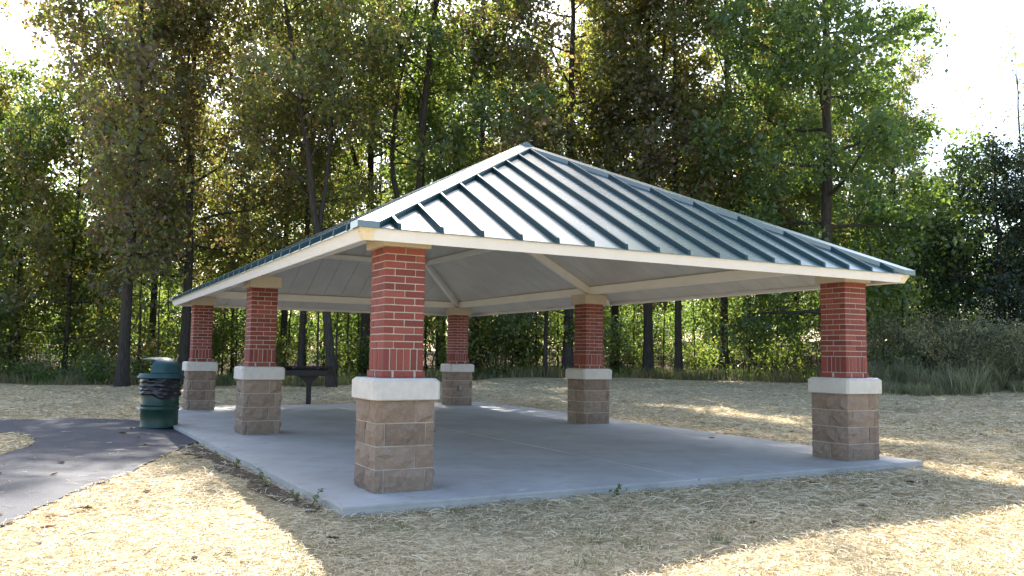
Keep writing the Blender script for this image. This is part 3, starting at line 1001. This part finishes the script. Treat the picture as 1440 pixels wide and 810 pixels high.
# spreading forked trees over the roof's left
sp1 = make_tree('spread1', 21, 22, .28, .30, 5.2, 'leaf_olive', 20, 28, top=.7, lean=(-.16, -.02), rise=(.2, .9), fork=[(.33, .05, .2, 11, .7)], dens=.85)
sp2 = make_tree('spread2', 22, 22, .36, .34, 5.0, 'leaf_green', 18, 28, top=.7, lean=(.05, 0), rise=(.2, .9), fork=[(.30, -.45, .1, 12, .7)], dens=.85)
sp3 = make_tree('spread3', 23, 22.5, .38, .36, 5.0, 'leaf_green', 18, 26, top=.8, rise=(.3, .9), fork=[(.42, -.40, 0, 11, .7), (.5, .25, .1, 10, .6)], dens=.8)
place_tree('oak_tree', *sp1, px(470, 30.5), YAW, 'leaning olive tree whose trunk bends away from the pavilion ridge', sc=.92)
place_tree('oak_tree', *sp2, px(572, 33), YAW, 'green tree with a low forked trunk behind the hip nearest the trash can', sc=.95)
place_tree('oak_tree', *sp3, px(515, 37), YAW, 'tall thin-crowned green tree with upswept limbs open to the sky', sc=.94)
gr1 = make_tree('green1', 31, 22, .28, .14, 4.4, 'leaf_green', 28, 34, rise=(.05, .8))
br1 = make_tree('brown1', 32, 23, .32, .16, 4.6, 'leaf_brown', 30, 36, rise=(-.05, .7), low=.9)
ol1 = make_tree('olive1', 33, 23, .32, .18, 4.6, 'leaf_olive', 28, 34, rise=(.1, .8), fork=[(.4, .12, .1, 10, .6)])
ol2 = make_tree('olive2', 34, 22.5, .28, .20, 4.2, 'leaf_olive', 26, 34, rise=(.05, .7))
gr2 = make_tree('green2', 35, 22.5, .36, .10, 4.4, 'leaf_dark', 34, 42, size=.205, rise=(-.05, .65), low=.95, top=.55)
place_tree('oak_tree', *gr1, px(668, 35), YAW, 'narrow green tree rising directly behind the roof peak')
place_tree('oak_tree', *br1, px(800, 34), YAW + 2, 'dense brown-leaved oak between the narrow green tree and the double-trunked tree')
place_tree('oak_tree', *ol1, px(912, 35), YAW, 'olive tree with a double trunk at the wood edge beside the dense brown oak')
place_tree('oak_tree', *ol2, px(1018, 35.5), YAW + 1, 'slim olive tree between the double-trunked tree and the big green oak')
place_tree('oak_tree', *gr2, px(1165, 30.5), YAW, 'big dark green oak standing alone at the wood edge near the grass bank')
md1 = make_tree('mid1', 41, 13, .20, .12, 3.6, 'leaf_green', 24, 32, rise=(.0, .7), size=.21)
md2 = make_tree('mid2', 42, 12, .16, .12, 3.2, 'leaf_olive', 22, 32, rise=(.0, .8), size=.21)
md3 = make_tree('mid3', 43, 9.5, .16, .08, 2.7, 'leaf_dark', 24, 34, rise=(-.1, .6), size=.22)
ced = make_tree('cedar', 44, 9.0, .2, .04, 2.3, 'leaf_cedar', 46, 76, size=.13, spread=.2, top=.15, rise=(-.1, .45))
spr = make_tree('sparse', 45, 17, .2, .35, 3.2, 'leaf_green', 18, 5, rise=(.4, 1.0), dens=.8)
place_tree('woodland_tree', *md1, px(28, 36), YAW, 'bright green rounded tree beside the brown oaks below open sky', sc=1.0)
place_tree('woodland_tree', *md2, px(-45, 37), YAW + 1, 'olive green tree at the outer end of the wood past the rounded green tree', sc=1.05)
place_tree('woodland_tree', *md2, px(95, 36), YAW + 2, 'low olive tree between the rounded green tree and the straight-trunked oak')
place_tree('woodland_tree', *md3, px(1275, 33), YAW, 'dark leafy small tree next to the big green oak')
place_tree('cedar_tree', *ced, px(1405, 31), YAW, 'dark dense cedar above the tall grass bank')
place_tree('cedar_tree', *ced, px(1480, 33), YAW + 2, 'dark cedar at the outer end of the grass bank', sc=1.05)
place_tree('woodland_tree', *spr, px(1450, 46), YAW, 'thin nearly bare tree standing against the sky behind the cedars')
place_tree('woodland_tree', *md3, px(1345, 36), YAW + 2.2, 'dark leafy small tree between the cedar and its lower neighbour', sc=.95)
# more trunks at the wood edge
pool_mid = [md1, md2]
rr = random.Random(9)
edge = [(-60, 36), (140, 41), (215, 40), (330, 42), (400, 40), (425, 35), (620, 42), (735, 44), (768, 33.5), (865, 38), (955, 34.5), (1075, 40), (1120, 44), (1210, 42), (1260, 46)]
KINDS = {0: (ol2, 'slim olive-leaved'), 1: (gr1, 'narrow green'), 2: (oakB, 'brown-leaved'), 3: (md1, 'short bushy green'), 4: (ol1, 'double-trunked olive')}
for i, (p, d) in enumerate(edge):
    (wd, cr), kw = KINDS[i % 5]
    place_tree('woodland_tree', wd, cr, px(p, d), rr.uniform(0, 6.28), kw + ' tree standing just inside the edge of the wood', 'tree', kw + ' trees just inside the wood', rr.uniform(.72, .9))
FARK = {0: (gr1, 'narrow green'), 1: (ol2, 'slim olive-leaved'), 2: (sp2, 'forked green'), 3: (md1, 'short bushy green'), 4: (br1, 'brown-leaved')}
for i in range(22):
    p = -160 + i * 76 + rr.uniform(-25, 25); d = rr.uniform(50, 62)
    (wd, cr), kw = FARK[3 if p > 1290 else i % 5]
    place_tree('woodland_tree', wd, cr, px(p, d), rr.uniform(0, 6.28), kw + ' tree deep in the wood behind the front trunks', 'tree', kw + ' trees deep in the wood', .6 if p > 1290 else rr.uniform(.7, .85))
sapl = make_tree('sapling', 46, 9, .075, .45, 1.5, 'leaf_dark', 9, 14, rise=(.2, .8))
for i in range(34):
    p = [150, 195, 225, 240, 320, 335, 405, 435, 450, 462, 478, 490, 502, 512, 600, 615, 680, 710, 752, 785, 870, 895, 935, 975, 1000, 1050, 1090, 1130, 1240, 1290, 1330, 60, 95, 20][i]
    place_tree('sapling_tree', *sapl, px(p + rr.uniform(-5, 5), rr.uniform(33.8, 43)), rr.uniform(0, 6.28), 'thin dark sapling trunk with few leaves among the undergrowth', 'sapling', 'thin saplings in the undergrowth', rr.uniform(.7, 1.2))
for i in range(34):
    p = -250 + i * 56 + rr.uniform(-22, 22); d = rr.uniform(66, 92)
    wd, cr = [md1, md2, md3][i % 3]
    place_tree('woodland_tree', wd, cr, px(p, d), rr.uniform(0, 6.28), 'hazy low tree closing the view at the back of the wood', 'tree', 'low trees closing the back of the wood', rr.uniform(.75, 1.05) * (.8 if p > 1250 else 1))
# ------------------------------------------------------------------ shrubs
def make_shrub(seed, H, R_, mat, stems=9, leaves=26, size=.15, spread=.2):
    t = TreeB(seed)
    for k in range(stems):
        a = t.r.uniform(0, 6.28); q = (t.r.normal(0, R_ * .2), t.r.normal(0, R_ * .2), -.05)
        t.branch(q, (math.cos(a) * R_ / H, math.sin(a) * R_ / H, 1.), H * t.r.uniform(.7, 1.1), .022, 0, .9)
    v, f, var = leaf_cloud(np.array(t.cl), leaves, spread, size, t.r)
    return npmesh('stems', np.concatenate(t.v), np.concatenate(t.f), 'bark', smooth=True), npmesh('foliage', v, f, mat, var)
shA = make_shrub(61, 3.2, 1.6, 'leaf_yellow', 9, 14)
shB = make_shrub(62, 2.4, 1.5, 'leaf_green', 9, 16)
shC = make_shrub(63, 4.2, 1.6, 'leaf_dark', 8, 12)
shD = make_shrub(64, 1.3, 1.6, 'leaf_dark', 12, 18, size=.13)
shE = make_shrub(65, 2.1, 1.2, 'sage', 18, 34, size=.075, spread=.17)
shrub_sets = [(shA, 'yellow-green sapling shrub glowing between the trunks', 'yellow-green shrubs under the trees', [(30, 37), (300, 37), (390, 36), (690, 34.5), (725, 36.5), (1060, 36), (1230, 34)]),
              (shB, 'mid green leafy shrub low among the trunks', 'mid green shrubs under the trees', [(130, 37), (230, 38), (480, 37), (520, 36), (645, 36), (745, 38), (890, 37), (985, 37), (1100, 33.5), (1190, 32.5), (-40, 34)]),
              (shC, 'tall green understory sapling shrub in the shade', 'tall understory shrubs', [(70, 40), (350, 42), (600, 40), (700, 42), (830, 42), (940, 41), (1040, 42), (1140, 38), (470, 44), (200, 45), (530, 46), (780, 47), (880, 48), (1000, 48), (410, 48), (110, 48), (290, 49)] + [(-120 + k * 62, 52 + (k * 7) % 17) for k in range(24)]),
              (shE, 'feathery grey-green weed bush on the grass bank', 'weed bushes on the grass bank', [(1268, 30), (1318, 29), (1362, 28.6), (1392, 28.2), (1425, 28), (1458, 27.6), (1345, 31), (1440, 29.5)]),
              (shD, 'low dark green bush along the edge of the straw lawn', 'low dark bushes at the wood edge', [(-30, 33.3), (25, 33.5), (70, 33.2), (115, 33.6), (150, 33.2), (215, 34.2), (1215, 30), (1250, 29.5)])]
for (wd, fo), lab, grp, spots in shrub_sets:
    for p, d in spots:
        place_tree('shrub', wd, fo, px(p + rr.uniform(-6, 6), d), rr.uniform(0, 6.28), lab, 'shrub', grp, rr.uniform(.8, 1.15), ('stems', 'foliage'))

# ------------------------------------------------------------------ tall grass and straw
def blades(x, y, z, h, wdt, lean, r_):
    n = len(x)
    a = r_.uniform(0, 2 * np.pi, n); la = r_.uniform(0, 2 * np.pi, n)
    side = np.stack([np.cos(a), np.sin(a), np.zeros(n)], 1) * wdt[:, None]
    ld = np.stack([np.cos(la), np.sin(la), np.zeros(n)], 1) * (lean * h)[:, None]
    b0 = np.stack([x, y, z], 1)
    up = np.array([0, 0, 1.])
    p1 = b0 + ld * .35 + up * (h * .6)[:, None]
    p2 = b0 + ld + up * (h * (1 - .25 * lean))[:, None]
    v = np.stack([b0 - side, b0 + side, p1 + side * .7, p1 - side * .7, p2], 1).reshape(-1, 3)
    b_ = np.arange(n) * 5
    f = np.concatenate([np.stack([b_, b_ + 1, b_ + 2], -1), np.stack([b_, b_ + 2, b_ + 3], -1), np.stack([b_ + 3, b_ + 2, b_ + 4], -1)])
    return v, f
def grass_field(name, mat, s, d, h, wdt, lean, label, r_):
    x, y = sd(s, d)
    v, f = blades(x, y, gz(x, y) - .02, h, wdt, lean, r_)
    var = r_.random(len(s))
    o = link(name, npmesh(name, v, f, mat, np.concatenate([var] * 3)))
    tag(o, label, 'grass', kind='stuff')
r_ = np.random.default_rng(77)
# bank on the right: weeds in clumps
def clumps(nc, per, s0, s1, dmin, hlo, hhi):
    cs = r_.uniform(s0, s1, nc); cdp = dmin + r_.gamma(1.7, 1.9, nc) + .7 * np.sin(cs * .9)
    chh = r_.uniform(hlo, hhi, nc) * (.55 + .65 * sstep(12, 18.5, cs)) * (.75 + .35 * np.sin(cs * 1.9 + cdp))
    k = np.repeat(np.arange(nc), per)
    rad = r_.gamma(1.5, .12, nc)[k]; an = r_.uniform(0, 6.28, len(k))
    return cs[k] + np.cos(an) * rad, cdp[k] + np.sin(an) * rad, chh[k] * r_.uniform(.45, 1.1, len(k))
s, d, h = clumps(560, 75, 11.3, 25, 25.4, .6, 1.8)
n = len(s)
grass_field('tall_grass', 'sage', s, d, h, r_.uniform(.007, .018, n), r_.uniform(.15, 1.0, n), 'tall olive green grass and weeds on the bank below the cedars', r_)
s, d, h = clumps(200, 45, 11.3, 25, 25.7, .6, 1.9)
n = len(s)
grass_field('tall_grass', 'dry_grass', s, d, h, r_.uniform(.006, .014, n), r_.uniform(.1, .8, n), 'pale dry grass stalks mixed through the bank below the cedars', r_)
n = 14000
s = r_.uniform(-24, 14, n); d = treeline(s) + r_.gamma(1.6, 1.1, n) - .6
grass_field('undergrowth', 'dry_grass', s, d, r_.uniform(.10, .6, n) * (.4 + .6 * (np.sin(s * 1.9) * np.sin(s * .7 + 2) > -.2)), r_.uniform(.007, .016, n), r_.uniform(.1, .7, n), 'dry grassy undergrowth along the foot of the wood', r_)
n = 12000
s = r_.uniform(-24, 14, n); d = treeline(s) + r_.gamma(2.0, 1.8, n) - .2
grass_field('undergrowth', 'leaf_dark', s, d, r_.uniform(.12, .6, n), r_.uniform(.008, .02, n), r_.uniform(.2, .8, n), 'green weedy undergrowth beneath the trees', r_)

def on_hard(x, y, mpath=.03):
    return inside(SLAB, x, y) | inside(PATH, x, y)
def straw_field():
    r_ = np.random.default_rng(5)
    n = 330000
    d = 2.2 * (30 / 2.2) ** r_.random(n) ** 1.05
    s = r_.uniform(-1, 1, n) * (.72 * d + 1.0)
    x, y = sd(s, d)
    hard = on_hard(x, y)
    stray = r_.random(n) < np.where(inside(SLAB, x, y), .03, .004)
    nearslab = (x > X0 + .3) & (y > Y0 + .2) & (x < X1 - .25) & (y < Y1 - .25)
    keep = ~hard | (stray & ~nearslab)
    keep &= d < treeline(s) - .3
    bare = np.sin(x * 1.3 + 1.7 * np.sin(y * .9)) * np.sin(y * 1.1 + 1.3 * np.sin(x * .7 + 1)) + .5 * np.sin(x * 3.1 + y * 2.2)
    keep &= r_.random(n) > np.clip(.75 * (bare - .45), 0, .7)
    strip_ = (x > X0 - .42) & (x < X0 + .1) & (y > -.6) & (y < 5.2)
    keep &= ~strip_ | (r_.random(n) < .35)
    x, y, d, hard = x[keep], y[keep], d[keep], hard[keep]
    n = len(x)
    onslab = inside(SLAB, x, y)
    z = np.where(onslab, .004, gz(x, y) + np.where(hard, .026, .006))
    L_ = r_.uniform(.035, .12, n) * np.clip(d / 6, .8, 1.35)
    wd = r_.uniform(.0010, .0023, n) * np.clip(d / 6, .8, 2.6)
    a = r_.normal(.5, .9, n) + np.where(r_.random(n) < .35, 1.6, 0)
    tilt = np.where(hard, .01, np.abs(r_.normal(0, .16, n)))
    dx = np.cos(a) * L_ / 2; dy = np.sin(a) * L_ / 2
    bend = r_.normal(0, .12, n) * L_
    sx, sy = -np.sin(a), np.cos(a)
    lift = np.where(hard, .0, r_.random(n) ** 2 * .028)
    P0 = np.stack([x - dx, y - dy, z + lift], 1)
    P1 = np.stack([x + sx * bend, y + sy * bend, z + lift + tilt * L_ * .5 + .004], 1)
    P2 = np.stack([x + dx, y + dy, z + lift + tilt * L_ * .6], 1)
    S_ = np.stack([sx * wd, sy * wd, r_.normal(0, .5, n) * wd], 1)
    v = np.stack([P0 - S_, P0 + S_, P1 - S_, P1 + S_, P2 - S_, P2 + S_], 1).reshape(-1, 3)
    b_ = np.arange(n) * 6
    f = np.concatenate([np.stack([b_, b_ + 1, b_ + 3, b_ + 2], -1), np.stack([b_ + 2, b_ + 3, b_ + 5, b_ + 4], -1)])
    var = r_.random(n)
    o = link('straw_mulch', npmesh('straw_mulch', v, f, 'straw', np.concatenate([var, var])))
    tag(o, 'loose pale straw strewn over the lawn around the slab', 'straw', kind='stuff')
straw_field()
def lawn_grass():
    r_ = np.random.default_rng(15)
    cs = []
    for k in range(520):
        d = 4 + 20 * r_.random() ** 1.3; s = r_.uniform(-1, 1) * .68 * d
        x, y = sd(s, d)
        # more green close to the slab's front edge
        w = .12 + 1.0 * math.exp(-((y + 1.5) / 1.0) ** 2) * (x > .5) + .5 * math.exp(-abs(x - X0) / .4) + .4 * math.exp(-abs(x - X1 - .4) / .6)
        if r_.random() < w: cs.append((x, y))
    xs, ys = [], []
    for x, y in cs:
        m_ = int(r_.integers(15, 70)); sg = r_.uniform(.03, .12)
        xs.append(x + r_.normal(0, sg, m_)); ys.append(y + r_.normal(0, sg, m_))
    x = np.concatenate(xs); y = np.concatenate(ys)
    k = ~on_hard(x, y); x, y = x[k], y[k]; n = len(x)
    v, f = blades(x, y, gz(x, y) - .005, r_.uniform(.03, .11, n), r_.uniform(.0012, .003, n), r_.uniform(.4, 1.3, n), r_)
    var = r_.random(n)
    o = link('lawn_grass', npmesh('lawn_grass', v, f, 'green_grass', np.concatenate([var] * 3)))
    tag(o, 'sparse green grass blades sprouting through the straw', 'grass', kind='stuff')
lawn_grass()
# weeds along the slab edge
def make_weed(seed, H):
    t = TreeB(seed)
    pts = t.path((0, 0, -.02), (.1, .1, 1), H, 6, .12, .05)
    t.tube(pts, np.linspace(.004, .0015, 7), 4)
    cl = np.concatenate([pts[2:], pts[3:] + t.r.normal(0, .02, pts[3:].shape)])
    v, f, var = leaf_cloud(cl, 2, .006, .045, t.r, -.2)
    return npmesh('stem', t.v[0], t.f[0], 'bark', smooth=True), npmesh('leaves', v, f, 'green_grass', var)
weeds = [make_weed(80, .12), make_weed(81, .19), make_weed(82, .09)]
for i, (x, y) in enumerate([(-.97, 2.45), (-.93, 1.15), (-.96, .95), (-.90, .05), (-.88, -.35), (-1.03, 3.3), (1.9, -.95)]):
    wd, lv = weeds[i % 3]
    place_tree('weed', wd, lv, (x, y), i * 1.3, 'small leafy weed sprouting at the edge of the slab', 'weed', 'weeds along the slab edge', 1., ('stem', 'leaves'))
# clods and fallen leaves
def clod(seed, s):
    r_ = np.random.default_rng(seed)
    bm = bmesh.new(); bmesh.ops.create_icosphere(bm, subdivisions=2, radius=s)
    for v in bm.verts:
        v.co *= r_.uniform(.75, 1.2); v.co.z *= .6
    return bm_mesh('soil_clod', bm, 'soil')
CL = [clod(1, .018), clod(2, .013), clod(3, .022)]
def unproject(u, v_):
    d = FWD + RGT * ((u - 720) / 1191.15) + UPV * ((405 - v_) / 1191.15)
    t = (-.1 - CAM.z) / d.z
    return CAM + d * t
for i, (u, v_) in enumerate([(55, 764), (107, 762), (273, 785), (320, 778), (340, 790), (297, 742), (175, 655), (232, 648), (180, 668), (450, 717), (1165, 745), (5, 662)]):
    p = unproject(u, v_)
    o = link('soil_clod', CL[i % 3], None, (p.x, p.y, float(gz(p.x, p.y)) + .014), (0, 0, i))
    tag(o, 'small brown clod of soil lying on the straw', 'clod', 'soil clods on the straw')
def dead_leaf(seed):
    r_ = np.random.default_rng(seed)
    out = [(-.06, 0), (-.03, .022), (-.012, .014), (.005, .034), (.02, .018), (.04, .022), (.065, 0), (.04, -.02), (.018, -.016), (.0, -.034), (-.016, -.014), (-.034, -.02)]
    v = [(0, 0, .004)] + [(a, b_, .004 + abs(b_) * .5 + r_.uniform(0, .008)) for a, b_ in out]
    f = [(0, i + 1, (i + 1) % 12 + 1) for i in range(12)]
    bm = bmesh.new(); vv = [bm.verts.new(p) for p in v]
    for q in f: bm.faces.new([vv[i] for i in q])
    bmesh.ops.solidify(bm, geom=list(bm.faces), thickness=.001)
    return bm_mesh('fallen_leaf', bm, 'dead_leaf')
DL = [dead_leaf(1), dead_leaf(2)]
for i in range(60):
    d = rr.uniform(4.5, 17); s = rr.uniform(-.62, .62) * d
    x, y = sd(s, d)
    hard = bool(on_hard(np.array([x]), np.array([y]))[0])
    slab_ = bool(inside(SLAB, np.array([x]), np.array([y]))[0])
    if slab_ and i % 6: continue
    z = .002 if slab_ else float(gz(x, y)) + (.024 if hard else .02)
    o = link('fallen_leaf', DL[i % 2], None, (x, y, z), (rr.uniform(-.2, .2) * (not slab_), 0, rr.uniform(0, 6.28)))
    tag(o, 'dry brown fallen leaf lying flat on the ground', 'leaf', 'fallen leaves scattered on the ground')
